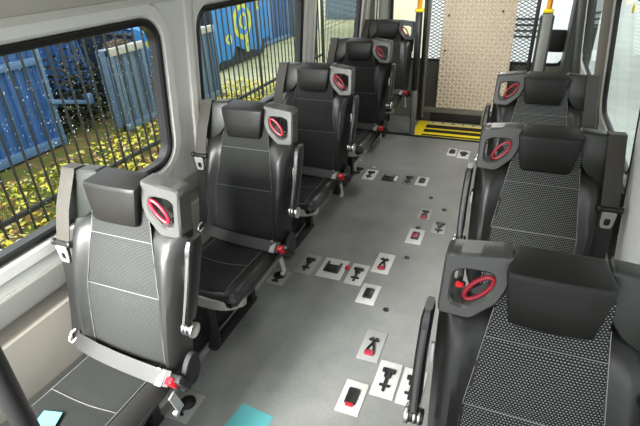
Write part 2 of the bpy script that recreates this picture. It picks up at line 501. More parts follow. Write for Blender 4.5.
def make_seat(sx, label):
    fl = sx < 0
    root = empty('passenger_seat')
    tag(root, label, 'seat', 'passenger seats')
    P = lambda name, bm, m, parent=root, **k: put(name, bm, m, parent, flip=fl, **k)
    # backrest shell
    rings = []
    for z in [.425, .435, .46, .50, .56, .62, .68, .74, .80, .86, .905, .935, .945, .952, .98, 1.02]:
        w = backw(z)
        top = 0
        if z > .93: w, top = {.935: (.236, .016), .945: (.222, .034), .952: (.16, .042), .98: (.12, .03), 1.02: (.10, .03)}[z]
        inset = .03 if z == .425 else (.012 if z == .435 else 0)
        w -= inset
        xs = [-w*math.cos(math.pi*k/28) for k in range(29)]
        rg = [(x, (back_front(x, z) if z < .93 else yf(z)+top)+inset*.5, z) for x in xs]
        yb = yf(z)+.085
        rg += [(w+.004, yf(z)+.055, z), (w-.012, yb-.006, z), (w-.04, yb, z), (0, yb+.004, z), (-w+.04, yb, z), (-w+.012, yb-.006, z), (-w-.004, yf(z)+.055, z)]
        rings.append(rg)
    P('backrest', loft(bmesh.new(), rings), X['leather'])
    # cloth insert of the back
    rows = []
    zs = [.47+.56*k/28 for k in range(29)]
    for z in zs:
        h = hi(z)-.002; g = min(abs(z-.897), abs(z-.717)); puff = .006*min(1, g/.03)
        rows.append([(h*(k/6-1), yf(z)-.0025-puff*(1-abs(k/6-1)**4), z) for k in range(13)])
    bm = bmesh.new(); loft(bm, rows, closed=False)
    for f in bm.faces:
        if f.normal.y > 0: f.normal_flip()
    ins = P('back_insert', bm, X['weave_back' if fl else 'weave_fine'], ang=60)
    bm = bmesh.new()
    for s in (-1, 1): tube(bm, [(s*hi(z), yf(z)-.006, z) for z in zs[:26]], .0012, 5)
    for z in (.897, .717): tube(bm, [(hi(z)*(k/6-1), yf(z)-.0045, z) for k in range(13)], .0013, 5)
    P('stitching', bm, X['stitch' if fl else 'stitch_dim'], ins)
    # headrest: wedge block with a broad top cap
    rings = []
    for z, zb, yfr, wf, ybk, wb in [(.950, .950, -.050, .076, -.025, .070), (.953, .953, -.058, .083, -.01, .075), (.962, .964, -.062, .087, .01, .078), (1.02, 1.03, -.058, .097, .035, .086), (1.070, 1.084, -.053, .105, .044, .090),
                                 (1.079, 1.093, -.051, .106, .046, .091), (1.083, 1.097, -.048, .104, .045, .089), (1.0850, 1.0985, -.042, .099, .040, .084)]:
        c = .010
        q = [(-wf+c, yfr), (-wf*.5, yfr-.002), (0, yfr-.003), (wf*.5, yfr-.002), (wf-c, yfr), (wf-.003, yfr+.003), (wf, yfr+c)]
        q += [(wb+(wf-wb)*.35, ybk-.03), (wb, ybk-.006), (wb-.006, ybk), (0, ybk), (-wb+.006, ybk), (-wb, ybk-.006), (-wb-(wf-wb)*.35, ybk-.03)]
        q += [(-wf, yfr+c), (-wf+.003, yfr+.003)]
        rings.append([(x, y, z+(zb-z)*(y-yfr)/(ybk-yfr)) for x, y in q])
    P('headrest', loft(bmesh.new(), rings), X['headrest'], ang=30)
    # aisle-side handle panel with its opening
    yp = lambda z: -.004-(1.085-z)*.22
    outer = rpoly([(.094, 1.100), (.240, 1.084), (.244, .934), (.168, .930), (.112, .982), (.094, 1.03)], .014)
    inner = rpoly([(.126, 1.053), (.196, 1.05), (.216, 1.04), (.218, .966), (.182, .960), (.130, 1.002)], .022)
    ic = (.175, 1.008)
    o2 = [tuple(p) for p in polar_match(outer, ic, 72)]; i2 = [tuple(p) for p in polar_match(inner, ic, 72)]
    hp = P('handle_panel', ring_panel(o2, i2, lambda u, v, d: (u, yp(v)+d, v), -.012, .050, .006), X['panel'])
    bm = bmesh.new(); e = []
    for k in range(28):
        a = 2*math.pi*k/28; ca, sa = .043*math.cos(a), .017*math.sin(a)
        th = math.radians(-52)
        e.append((.158+ca*math.cos(th)-sa*math.sin(th), -.022, 1.006+ca*math.sin(th)+sa*math.cos(th)))
    tube(bm, e, .0055, 8, closed=True)
    P('pull_ring', bm, X['ring'], hp)
    bm = bmesh.new(); box(bm, (.186, -.004, .972), (.02, .03, .012), .003); P('ring_anchor', bm, X['black'], hp)
    # window-side shoulder
    wing = rpoly([(-.094, 1.098), (-.242, 1.086), (-.248, .915), (-.195, .918), (-.145, .945), (-.110, .990), (-.096, 1.04)], .014)
    wg = P('shoulder_wing', prism(wing, lambda u, v, d: (u, yp(v)+.012+d, v), -.004, .048, .007), X['wing'])
    # shoulder belt over the wing
    pts = [(-.213, .060, 1.00), (-.213, .062, 1.07), (-.213, .045, 1.092), (-.213, .0, 1.0955), (-.213, .0, 1.090), (-.214, -.010, 1.07), (-.222, -.058, .97), (-.231, -.088, .864), (-.232, -.092, .854)]
    bm = bmesh.new(); ribbon(bm, pts, (1, 0, 0), .058, .003)
    belt = P('shoulder_belt', bm, X['strap'])
    bm = bmesh.new(); box(bm, (-.233, -.094, .853), (.084, .022, .016), .007); cyl(bm, (-.275, -.094, .853), (-.262, -.094, .853), .013, 12, bev=.003); cyl(bm, (-.204, -.094, .853), (-.191, -.094, .853), .013, 12, bev=.003); P('belt_guide', bm, X['black'], belt)
    # tongue: plate with a slot
    oo = [tuple(p) for p in polar_match(rpoly([(-.258, .845), (-.210, .845), (-.212, .80), (-.216, .780), (-.250, .780), (-.254, .80)], .006), (-.234, .81), 40)]
    ii = [tuple(p) for p in polar_match(rrect(-.233, .805, .020, .028, .005), (-.234, .81), 40)]
    P('belt_tongue', ring_panel(oo, ii, lambda u, v, d: (u, -.106+d, v), 0, .005, .001), X['pale_zinc'], belt)
    bm = bmesh.new(); ribbon(bm, [(-.236, -.088, .84), (-.236, -.11, .70), (-.236, -.135, .58), (-.236, -.165, .47)], (1, 0, 0), .045, .002)
    P('lower_webbing', bm, X['black'], belt)
    # cushion
    rings = []
    secs = [(-.12, .185, .452, .405), (-.16, .196, .462, .40), (-.24, .200, .462, .395), (-.36, .202, .466, .39), (-.46, .204, .470, .39), (-.52, .203, .470, .392), (-.555, .199, .464, .398), (-.575, .188, .450, .408), (-.58, .17, .438, .415)]
    for y, w, zt, zb in secs:
        r = []
        for k in range(21):
            x = -w*math.cos(math.pi*k/20); a = abs(x)/w
            z = zt-(.014*math.cos(min(a/.62, 1)*math.pi/2)) - (.035*max(0, (a-.80)/.20)**2)
            r.append((x, y, z))
        r += [(w+.002, y, (zt+zb)/2), (w-.015, y, zb), (-w+.015, y, zb), (-w-.002, y, (zt+zb)/2)]
        rings.append(r)
    P('cushion', loft(bmesh.new(), rings), X['leather'])
    rows = []
    ys = [-.135-.425*k/20 for k in range(21)]
    def cz(x, y):
        for (a, b) in zip(secs, secs[1:]):
            if b[0] <= y <= a[0]:
                t = (a[0]-y)/(a[0]-b[0]); zt = a[2]+(b[2]-a[2])*t; w = a[1]+(b[1]-a[1])*t; break
        return zt-(.014*math.cos(min(abs(x)/w/.62, 1)*math.pi/2))
    for y in ys:
        rows.append([(.138*(k/6-1), y, cz(.138*(k/6-1), y)+.003+.005*min(1, abs(y+.37)/.03)*(1-abs(k/6-1)**4)) for k in range(13)])
    bm = bmesh.new(); loft(bm, rows, closed=False)
    for f in bm.faces:
        if f.normal.z < 0: f.normal_flip()
    ci = P('cushion_insert', bm, X['weave_seat'], ang=60)
    bm = bmesh.new()
    for s in (-1, 1): tube(bm, [(s*.137, y, cz(.137, y)+.003) for y in ys], .0015, 5)
    tube(bm, [(.138*(k/6-1), -.37, cz(.138*(k/6-1), -.37)+.005) for k in range(13)], .0014, 5)
    P('stitching', bm, X['stitch_dim'], ci)
    # pan with pale front lip
    bm = bmesh.new(); box(bm, (-.02, -.35, .372), (.33, .40, .034), .010); sp = P('seat_pan', bm, X['black'])
    bm = bmesh.new()
    loft(bm, [[(x, -.555+.06*abs(x/.2)**5, .434), (x, -.590+.06*abs(x/.2)**5, .428), (x, -.597+.06*abs(x/.2)**5, .388), (x, -.570+.06*abs(x/.2)**5, .380)] for x in [(-.2+.4*k/16) for k in range(17)]])
    P('front_lip', bm, X['lip'], sp)
    # side cover of the recliner, aisle side
    sc = rpoly([(-.085, .50), (-.115, .52), (-.15, .50), (-.185, .44), (-.19, .40), (-.115, .39), (-.085, .43)], .025)
    P('side_cover', prism(sc, lambda u, v, d: (.228+d, u, v), 0, .022, .006), X['blackm'])
    # folded-up armrest
    rot = Matrix.Rotation(math.radians(-16), 3, 'X')
    bm = bmesh.new()
    rings = []
    for k in range(13):
        t = k/12; z = .665+.26*t; yc = -.111+.098*t; hw = .0135 if 0 < k < 12 else .010; hd = .028+.008*t if 0 < k < 12 else .028
        bow = .003*math.sin(math.pi*t)
        rings.append([(.264+bow+a*hw, yc+b*hd, z+(-.24)*0) for a, b in ((-1, -.7), (-.6, -1), (.6, -1), (1, -.7), (1, .7), (.6, 1), (-.6, 1), (-1, .7))])
    ar = P('armrest', loft(bm, rings), X['black'])
    bm = bmesh.new(); ribbon(bm, [(.265+.003*math.sin(math.pi*t), -.111+.098*t-.030-.008*t, .675+.235*t) for t in [k/10 for k in range(11)]], (1, 0, 0), .009, .004)
    P('armrest_edge_highlight', bm, X['panel'], ar)  # grey strip standing in for the highlight on the armrest edge
    bm = bmesh.new(); cyl(bm, (.240, -.118, .637), (.279, -.118, .637), .021, 20, bev=.003); P('pivot_hub', bm, X['black'], ar)
    bm = bmesh.new()
    for q_ in (.247, .259): cyl(bm, (q_, -.118, .637), (q_+.006, -.118, .637), .0235, 24, bev=.002)
    cyl(bm, (.276, -.118, .637), (.288, -.118, .637), .027, 28, bev=.004)
    P('pivot_knob', bm, X['chrome'], ar)
    bm = bmesh.new(); box(bm, (.243, -.045, .80), (.008, .016, .052), .002, Matrix.Rotation(math.radians(-13), 3, 'X')); P('side_tag', bm, X['white'])
    # buckle on its stalk
    bm = bmesh.new(); R = Matrix.Rotation(math.radians(25), 3, 'X') @ Matrix.Rotation(math.radians(-20), 3, 'Y')
    box(bm, (.250, -.200, .472), (.066, .030, .064), .008, R)
    bk = P('buckle', bm, X['black'])
    bm = bmesh.new(); box(bm, Vector((.250, -.200, .472))+R @ Vector((-.006, -.014, .024)), (.032, .024, .036), .004, R); P('release_button', bm, X['red'], bk)
    bm = bmesh.new(); box(bm, (.240, -.228, .400), (.006, .030, .10), .002, Matrix.Rotation(math.radians(15), 3, 'X')); cyl(bm, (.236, -.242, .365), (.25, -.242, .365), .010, 12)
    P('buckle_stalk', bm, X['zinc'], bk)
    # legs
    for x in (-.19, -.05):
        for y, h in ((-.46, .33), (-.10, .38)):
            bm = bmesh.new(); box(bm, (x, y, h/2+.012), (.045, .05, h-.02), .008); P('leg', bm, X['black'])
        bm = bmesh.new()
        box(bm, (x, -.28, .013), (.05, .42, .024), .006); P('foot_rail', bm, X['blackm'])
    bm = bmesh.new(); box(bm, (-.12, -.44, .20), (.12, .03, .24), .01); P('base_panel', bm, X['blackm'])
    return root

def lap_belt(seat):
    """grey webbing lying across the back of the cushion, left row only"""
    pts = [(-.232, -.165, .487), (-.20, -.190, .490), (-.10, -.205, .486), (0, -.212, .482), (.10, -.218, .482), (.17, -.222, .484), (.222, -.216, .480)]
    rings = []
    for i, p in enumerate(pts):
        a = Vector((p[0], p[1]+.020, p[2]+.026)); b = Vector((p[0], p[1]-.016, p[2]-.012)); n = Vector((0, -.5, .8)).normalized()*.0016
        rings.append([a-n, b-n, b+n, a+n])
    lb = put('lap_belt', loft(bmesh.new(), rings), X['webbing'], seat)
    bm = bmesh.new(); tube(bm, [(-.238, -.145, .512), (-.252, -.165, .500), (-.250, -.185, .482), (-.236, -.188, .476), (-.222, -.17, .490), (-.225, -.15, .508)], .005, 6, closed=True)
    put('belt_hinge', bm, X['zinc'], lb)
    bm = bmesh.new(); box(bm, (.180, -.205, .505), (.012, .002, .02), 0); box(bm, (.190, -.222, .487), (.026, .048, .004), .001, Matrix.Rotation(math.radians(40), 3, 'X'))
    put('belt_label', bm, X['lip'], lb)
    return lb

XL, XR = -1.122, .155
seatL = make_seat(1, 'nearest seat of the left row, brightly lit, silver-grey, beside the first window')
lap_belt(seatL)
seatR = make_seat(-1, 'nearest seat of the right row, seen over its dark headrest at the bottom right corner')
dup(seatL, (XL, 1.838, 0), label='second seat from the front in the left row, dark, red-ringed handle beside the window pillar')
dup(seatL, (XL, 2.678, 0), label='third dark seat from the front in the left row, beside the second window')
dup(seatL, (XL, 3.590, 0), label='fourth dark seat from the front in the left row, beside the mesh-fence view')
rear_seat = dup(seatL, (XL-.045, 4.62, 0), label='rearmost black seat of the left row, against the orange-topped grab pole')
for ch in list(rear_seat.children):
    if ch.name.split('.')[0] in ('armrest', 'side_cover'):
        for g in list(ch.children): bpy.data.objects.remove(g)
        bpy.data.objects.remove(ch)
seatL.location = (XL, 1.018, 0)
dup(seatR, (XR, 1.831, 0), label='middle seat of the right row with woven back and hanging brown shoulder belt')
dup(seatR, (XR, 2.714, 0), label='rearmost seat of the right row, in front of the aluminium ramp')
seatR.location = (XR, .947, 0)

# ------------------------------------------------------------------ floor plates
def hook_bm(kind):
    """black anchor pictured in each plate; local x across, y along, about .06 x .12"""
    bm = bmesh.new()
    if kind == 'hook':          # T-headed latch
        box(bm, (0, .045, .009), (.062, .026, .012), .005); box(bm, (0, .018, .010), (.034, .03, .012), .005); box(bm, (0, -.015, .009), (.016, .05, .01), .004)
        box(bm, (0, -.042, .009), (.050, .012, .010), .003); box(bm, (0, -.062, .009), (.014, .026, .008), .003)
    elif kind == 'umbrella':
        cyl(bm, (0, .015, .003), (0, .015, .014), .036, 18, bev=.003); box(bm, (0, -.02, .009), (.014, .06, .010), .003); box(bm, (.0, -.045, .009), (.04, .012, .010), .003)
    elif kind == 'box':
        box(bm, (0, 0, .009), (.052, .086, .014), .007); box(bm, (0, .030, .016), (.032, .014, .006), .002)
    elif kind == 'strap':       # two legs meeting at a knot
        for s in (-1, 1): tube(bm, [(s*.020, -.055, .009), (s*.012, -.02, .010), (0, .012, .011), (s*.012, .045, .009)], .006, 6)
        box(bm, (0, .03, .010), (.052, .012, .010), .003)
    elif kind == 'flap':
        box(bm, (0, -.008, .009), (.098, .075, .014), .008); box(bm, (-.04, .04, .009), (.014, .035, .010), .003); box(bm, (.04, .04, .009), (.014, .035, .010), .003)
    return bm
def plate(c, size, pm, kind, label, red=None, tab=None):
    root = empty('floor_plate', (c[0], c[1], 0)); tag(root, label, 'floor plate', 'anchor plates let into the floor')
    w, h = size
    if pm:
        b = bmesh.new(); box(b, (0, 0, .0025), (w, h, .005), .0018); put('plate', b, X[pm], root)
        b = bmesh.new(); lp = rrect(0, 0, w*.72, h*.74, .012, 4)
    put('anchor', hook_bm(kind), X['black'], root)
    if red == 'bar':
        b = bmesh.new(); box(b, (0, -.046, .009), (.036, .014, .014), .004); put('red_catch', b, X['red'], root)
    elif red == 'loop':
        b = bmesh.new(); box(b, (0, -.058, .010), (.046, .030, .014), .006); put('red_catch', b, X['olivered'], root)
    elif red == 'side':
        b = bmesh.new(); box(b, (.085, .03, .010), (.026, .03, .016), .005); put('red_catch', b, X['red'], root)
    elif red == 'fill':
        b = bmesh.new(); box(b, (0, -.008, .018), (.04, .05, .006), .003); put('red_catch', b, X['olivered'], root)
    if tab:
        b = bmesh.new(); box(b, (.062, .0, .008), (.022, .085, .010), .003); put('white_tab', b, X['white'], root)
    return root
A = 'plate'
for args in [
    ((-.445, 1.642), (.104, .205), 'plategrey', 'strap', 'grey floor plate with twisted strap anchor and dark red catch, nearest the right row', 'loop'),
    ((-.327, 1.464), (.104, .208), A, 'hook', 'white floor plate with black T latch beside the nearest right-hand armrest'),
    ((-.442, 1.319), (.102, .175), A, 'box', 'white floor plate with black box and thin red catch, closest to the camera', 'bar'),
    ((-.212, 1.458), (.104, .208), A, 'hook', 'white floor plate half hidden under the nearest right-hand armrest'),
    ((-.575, 2.012), (.106, .175), A, 'box', 'white floor plate with plain black box, in front of the row of five plates'),
    ((-.692, 2.165), (.104, .205), A, 'hook', 'white floor plate with black T latch between the big flap plate and the red-catch plate'),
    ((-.573, 2.325), (.106, .210), A, 'strap', 'white floor plate with strap anchor and dark red catch, aisle end of five', 'loop'),
    ((-1.125, 1.987), (.110, .140), 'plategrey', 'umbrella', 'grey floor plate with round black anchor beside the second left seat'),
    ((-1.008, 2.168), (.106, .204), 'plategrey', 'hook', 'pale grey floor plate with black T latch behind the second left seat buckle'),
    ((-.849, 2.173), (.154, .200), A, 'flap', 'widest white floor plate with big black flap and small red tab', 'side'),
    ((-.432, 4.248), (.085, .185), A, 'box', 'far left of the two white floor plates close to the yellow tread'),
    ((-.326, 4.223), (.104, .200), A, 'umbrella', 'far right of the two white floor plates close to the yellow tread'),
    ((-1.017, 3.544), (.102, .205), A, 'hook', 'white floor plate with black latch beside the third left seat buckle, far down the aisle'),
    ((-.575, 3.545), (.098, .165), A, 'box', 'white floor plate with black box at the aisle end of the far row'),
    ((-.683, 3.538), (.085, .165), 'plateclear', 'hook', 'black T latch on a floor-coloured plate in the far row'),
    ((-.449, 3.010), (.090, .160), 'plategrey', 'strap', 'grey floor plate with dark red catch midway down the aisle', 'loop'),
    ((-.322, 2.854), (.095, .165), 'plategrey', 'hook', 'grey floor plate with black latch beside the middle right-hand armrest'),
    ((-.453, 2.690), (.104, .188), A, 'box', 'white floor plate with black box filled dark red, midway down the aisle', 'fill'),
    ((-1.100, 1.030), (.110, .150), 'plategrey', 'umbrella', 'grey floor plate partly under the buckle of the nearest left seat')]:
    plate(*args)
plate((-.851, 3.518), (.1, .1), None, 'flap', 'black floor anchor with a white tab and no plate, in the far row', None, True)
plate((-1.135, 3.59), (.1, .1), None, 'hook', 'bare black floor anchor at the foot of the third left seat')
studs = [(-.451, 2.43, 'nearer than the plate filled dark red'), (-.450, 1.917, 'ahead of the grey strap plate near the right row'),
         (-.454, 3.278, 'far down the aisle, the most distant of all'), (-.331, 3.118, 'beside the middle right-hand armrest tip'), (-.458, 2.808, 'between the grey red-catch plate and the red-filled white plate')]
for x, y, t in studs:
    b = bmesh.new(); cyl(b, (0, 0, 0), (0, 0, .006), .017, 16, bev=.003)
    o = put('floor_stud', b, X['black'], loc=(x, y, 0)); tag(o, 'small black round floor stud '+t, 'floor stud', 'floor studs')
for q, (x, y, t) in enumerate([(-1.03, 3.70, 'beyond the far row of plates'), (-1.19, 3.82, 'by the fourth left seat')]):
    b = bmesh.new(); box(b, (0, 0, .004), (.028, .018, .008), .003)
    o = put('paper_scrap', b, X['white'], loc=(x, y, 0)); tag(o, 'tiny white scrap on the dark floor '+t, 'scrap', 'scraps on the floor')
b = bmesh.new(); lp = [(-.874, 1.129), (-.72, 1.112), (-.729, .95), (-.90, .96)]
loft(b, [[(x, y, .001) for x, y in lp], [(x, y, .0025) for x, y in lp]])  # thin pale cyan patch laid on the floor
tag(put('cyan_patch', b, X['cyan']), 'pale cyan patch on the aisle floor at the bottom edge', 'paper')
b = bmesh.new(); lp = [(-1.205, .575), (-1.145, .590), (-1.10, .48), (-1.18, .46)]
loft(b, [[(x, y, .474) for x, y in lp], [(x, y, .4755) for x, y in lp]])  # thin pale cyan patch laid on the cushion
tag(put('cyan_patch', b, X['cyan']), 'pale cyan patch on the nearest left seat cushion', 'paper')

# ------------------------------------------------------------------ rear: tread, ramp, posts
t = empty('step_tread', (-.40, 4.82, 0)); tag(t, 'yellow and black entrance tread in front of the ramp', 'step')
b = bmesh.new(); box(b, (0, 0, .008), (1.0, .46, .016), .004); put('yellow_plate', b, X['yellow'], t)
for y, h in ((.055, .09), (-.083, .075), (-.21, .03)):
    b = bmesh.new(); box(b, (.045, y, .018), (.87, h, .008), .003)
    put('grip_strip', b, X['blackm'], t)
b = bmesh.new(); box(b, (.045, .172, .018), (.87, .085, .006), .002); lb = put('warning_label', b, X['cream'], t)
b = bmesh.new()
for k in range(8): box(b, (-.34+.105*k, .172, .022), (.018+.012*(k % 3), .028, .002))
put('label_print', b, X['black'], lb)

rp = empty('wheelchair_ramp', (-.39, 5.08, 0)); tag(rp, 'folded aluminium tread-plate wheelchair ramp in a black mesh frame at the rear door', 'ramp')
Z0, Z1 = .17, 1.85
for x in (-.52, .50):
    b = bmesh.new(); box(b, (x, 0, (Z1+.02)/2), (.035, .05, Z1-.02), .008); put('frame_rail', b, X['black'], rp)
b = bmesh.new(); box(b, (-.485, -.012, .95), (.03, .03, 1.8), .006); put('inner_rail', b, X['olive'], rp)
b = bmesh.new(); box(b, (0, 0, .135), (1.0, .04, .055), .008); put('bottom_bar', b, X['olive'], rp)
b = bmesh.new(); box(b, (.03, .0, .062), (.86, .05, .085), .006); put('hinge_box', b, X['blackm'], rp)
b = bmesh.new(); box(b, (.155, -.05, .10), (.04, .04, .17), .008); put('latch_post', b, X['steelpost'], rp)
b = bmesh.new(); box(b, (0, .0, Z1), (1.04, .04, .05), .008); put('top_bar', b, X['olive'], rp)
# expanded mesh, both sides of the plate
b = bmesh.new(); st = .032
def strand(x0, x1):
    n = int((Z1-Z0)/st)
    for dirn in (1, -1):
        k = -int((x1-x0)/(st*1.6))-1
        while k < n+int((x1-x0)/(st*1.6))+1:
            za = Z0+k*st; zb = za+dirn*(x1-x0)*.55; a = Vector((x0, 0, za)); c = Vector((x1, 0, zb)); ok = True
            if min(za, zb) < Z0 or max(za, zb) > Z1: ok = False
            if ok: tube(b, [a, c], .0034, 4)
            k += 1
strand(-.48, -.335); put('mesh_panel', b, X['black'], rp)
b = bmesh.new(); strand(.30, .485); put('mesh_panel', b, X['black'], rp)
b = bmesh.new()
pw0, pw1 = -.345, .325
vs = [(pw0, -.03, Z0+.0), (pw1+.012, -.03, Z0), (pw1-.01, -.03, Z1-.1), (pw0+.0, -.03, Z1-.1)]
loft(b, [vs, [(p[0], -.018, p[2]) for p in vs]])
tp = put('tread_plate', b, X['treadplate'], rp, smooth=False)
b = bmesh.new(); g = .037
for i in range(int((Z1-.1-Z0)/g)):
    for j in range(int((pw1-pw0)/g)):
        x = pw0+g*(j+.5); z = Z0+g*(i+.5); a = math.radians(45 if (i+j) % 2 else -45)
        ca, sa = math.cos(a), math.sin(a); L, W = .024, .0085
        top = b.verts.new((x, -.037, z)); q = [b.verts.new((x+ca*u-sa*v, -.0305, z+sa*u+ca*v)) for u, v in ((L, 0), (0, W), (-L, 0), (0, -W))]
        for m in range(4): b.faces.new((q[m], q[(m+1) % 4], top))
bmesh.ops.recalc_face_normals(b, faces=b.faces)
put('raised_lozenges', b, X['lozenge'], tp, smooth=False)
b = bmesh.new()
for x, z in ((-.29, 1.09), (-.30, .76), (.2, 1.13)): cyl(b, (x, -.030, z), (x, -.042, z), .011, 10)
put('bolt_heads', b, X['black'], tp)

def grab_pole(x, label, dark):
    r = empty('grab_pole', (x, 4.60, 0)); tag(r, label, 'pole', 'grab poles beside the ramp')
    b = bmesh.new(); box(b, (0, 0, .585 if not dark else .24), (.085 if not dark else .055, .05, 1.17 if not dark else .48), .012); put('post', b, X['steelpost'], r)
    if dark:
        b = bmesh.new(); box(b, (0, 0, .82), (.06, .06, .72), .015); put('sleeve', b, X['black'], r)
    else:
        for s in (-1, 1):
            b = bmesh.new(); box(b, (s*.047, 0, .58), (.016, .06, 1.14), .005); put('edge_strip', b, X['black'], r)
    b = bmesh.new(); box(b, (0, 0, 1.185), (.08, .06, .03), .008); put('collar', b, X['yellow'], r)
    b = bmesh.new(); cyl(b, (0, 0, 1.18), (0, 0, 1.85), .022, 14); put('grip', b, X['orange'], r)
grab_pole(-.885, 'orange grip on a black-sleeved pole beside the rearmost left seat', True)
grab_pole(.180, 'grey grab post with orange grip to the right of the ramp', False)
b = bmesh.new(); box(b, (0, 0, 0), (.13, .05, .20), .01); box(b, (0, -.03, 0), (.09, .02, .15), .008)
o = put('door_latch', b, X['blackm'], loc=(.325, 5.165, .86)); tag(o, 'black rectangular latch box on the rear door behind the right grab post', 'latch')

# front pole, lower left corner
r = empty('front_grab_pole', (-.905, .385, 0)); tag(r, 'black tubular grab pole cutting the bottom left corner before the nearest seat', 'pole')
b = bmesh.new(); cyl(b, (0, 0, .02), (0, 0, 1.75), .024, 20); put('tube', b, X['black'], r)
b = bmesh.new(); cyl(b, (0, 0, 0), (0, 0, .02), .05, 20, bev=.004); put('base_flange', b, X['black'], r)
# yellow sticker on the right window, hammer on the cove
b = bmesh.new(); cyl(b, (xr(1.43)+.004, 2.50, 1.43), (xr(1.43)+.008, 2.50, 1.43), .018, 16)
tag(put('window_sticker', b, X['yellow']), 'small round yellow sticker on the right-hand window glass', 'sticker')
h = empty('emergency_hammer', (-1.352, 1.62, 1.585)); tag(h, 'dark red emergency hammer clipped above the first left window', 'hammer')
b = bmesh.new(); box(b, (0, 0, 0), (.03, .15, .035), .008); put('holder', b, X['black'], h)
b = bmesh.new(); box(b, (.012, -.01, .0), (.02, .09, .02), .006); put('handle', b, X['olivered'], h)

# ------------------------------------------------------------------ outside
def noise_mat(name, stops, scale, rough=.9, detail=8):
    m = mat(name, (.5, .5, .5), rough, spec=.2); nt = m.node_tree; b = nt.nodes['Principled BSDF']
    tc = nt.nodes.new('ShaderNodeTexCoord'); n = nt.nodes.new('ShaderNodeTexNoise'); n.inputs['Scale'].default_value = scale; n.inputs['Detail'].default_value = detail; n.inputs['Roughness'].default_value = .65
    nt.links.new(tc.outputs['Object'], n.inputs['Vector'])
    rp_ = nt.nodes.new('ShaderNodeValToRGB'); cr = rp_.color_ramp
    while len(cr.elements) < len(stops): cr.elements.new(.5)
    for e, (p, c) in zip(cr.elements, stops): e.position = p; e.color = (*c, 1)
    nt.links.new(n.outputs['Fac'], rp_.inputs[0]); nt.links.new(rp_.outputs[0], b.inputs['Base Color'])
    return m
X['verge'] = noise_mat('leafy_verge', [(.3, (.07, .09, .03)), (.45, (.13, .15, .03)), (.55, (.17, .12, .045)), (.68, (.32, .28, .10))], 3.5)
X['pale_verge'] = noise_mat('pale_gravel_verge', [(.3, (.38, .40, .18)), (.6, (.62, .62, .40)), (.75, (.30, .36, .10))], 2.5)
X['concrete'] = noise_mat('pale_wet_concrete', [(.3, (.38, .41, .37)), (.7, (.50, .53, .49))], 1.5, .35)
X['fence'] = mat('charcoal_fence', (.03, .034, .034), .4)
X['blue'] = mat('container_blue', (.05, .14, .35), .4, var=.3, vscale=6)
X['bluegrey'] = mat('bin_blue_grey', (.125, .20, .29), .45, var=.25, vscale=8)
X['bluerail'] = mat('container_rail_blue', (.12, .23, .40), .4)
X['palerail'] = mat('pale_rail', (.50, .50, .44), .6, var=.25, vscale=12)
X['deep'] = mat('dark_navy', (.018, .03, .05), .6)
X['turq'] = mat('turquoise_door', (.03, .34, .44), .5)
X['rust'] = mat('rusty_rubble', (.10, .065, .035), .9, var=.4, vscale=20)
X['leafy'] = mat('leaf_yellow', (.88, .80, .09), .7); X['leafb'] = mat('leaf_brown', (.36, .17, .06), .8); X['leafg'] = mat('grass_green', (.30, .42, .05), .8); X['leafp'] = mat('leaf_pale', (.80, .64, .36), .8)
X['whitecar'] = mat('white_van_paint', (.86, .87, .88), .25)
X['drop'] = mat('water_drop', (.58, .62, .66), .08, spec=1)

GZ = -.75
b = bmesh.new(); loft(b, [[(-9, -2, GZ), (-1.9, -2, GZ)], [(-9, 9.0, GZ), (-1.9, 9.0, GZ)]], closed=False)
for f in b.faces:
    if f.normal.z < 0: f.normal_flip()
put('ground_verge', b, X['verge'], smooth=False)['kind'] = 'structure'
b = bmesh.new(); loft(b, [[(-14, 9.0, GZ), (-1.9, 7.6, GZ+.004)], [(-14, 30, GZ), (-1.9, 30, GZ+.004)]], closed=False)
for f in b.faces:
    if f.normal.z < 0: f.normal_flip()
put('ground_gravel', b, X['pale_verge'], smooth=False)['kind'] = 'structure'
b = bmesh.new(); loft(b, [[(-1.9, -3, GZ-.002), (14, -3, GZ-.002)], [(-1.9, 30, GZ-.002), (14, 30, GZ-.002)]], closed=False)
for f in b.faces:
    if f.normal.z < 0: f.normal_flip()
put('ground_yard', b, X['concrete'], smooth=False)['kind'] = 'structure'

# fence: each bar its own part
FX = -4.42
fe = empty('palisade_fence', (FX, 0, GZ)); tag(fe, 'black vertical-bar steel fence running along the verge outside the left windows', 'fence')
bar = None; nb = 0; y = 1.4
while y < 11.0:
    if bar is None:
        b = bmesh.new(); cyl(b, (0, 0, 0), (0, 0, 2.3), .013, 8); cyl(b, (0, 0, 2.3), (0, 0, 2.38), .013, 8, r1=.002)
        bar = put('bar', b, X['fence'], fe, loc=(0, y, 0))
    else:
        c = bar.copy(); COL.objects.link(c); c.parent = fe; c.location = (0, y, 0)
    y += .155; nb += 1
for z in (.20, 2.15):
    b = bmesh.new(); box(b, (-.03, 6.2, z), (.04, 9.8, .055), .006); put('rail', b, X['fence'], fe)
for yy in (2.4, 5.2, 8.0, 10.8):
    b = bmesh.new(); box(b, (-.05, yy, 1.15), (.05, .035, 2.4), .01); put('post', b, X['fence'], fe)

mf = empty('mesh_fence_panel', (FX, 11.1, GZ)); tag(mf, 'dark weld-mesh fence panel beyond the bars, seen through the third left window', 'fence')
b = bmesh.new()
for k in range(62): box(b, (0, k*.10, 1.1), (.012, .012, 2.2))
put('upright_wires', b, X['fence'], mf)
b = bmesh.new()
for k in range(16): box(b, (.012, 3.05, .75+k*.10), (.010, 6.1, .012))
put('cross_wires', b, X['fence'], mf)
for yy in (0, 3.05, 6.1):
    b = bmesh.new(); box(b, (0, yy, 1.15), (.07, .07, 2.3), .008); put('post', b, X['fence'], mf)

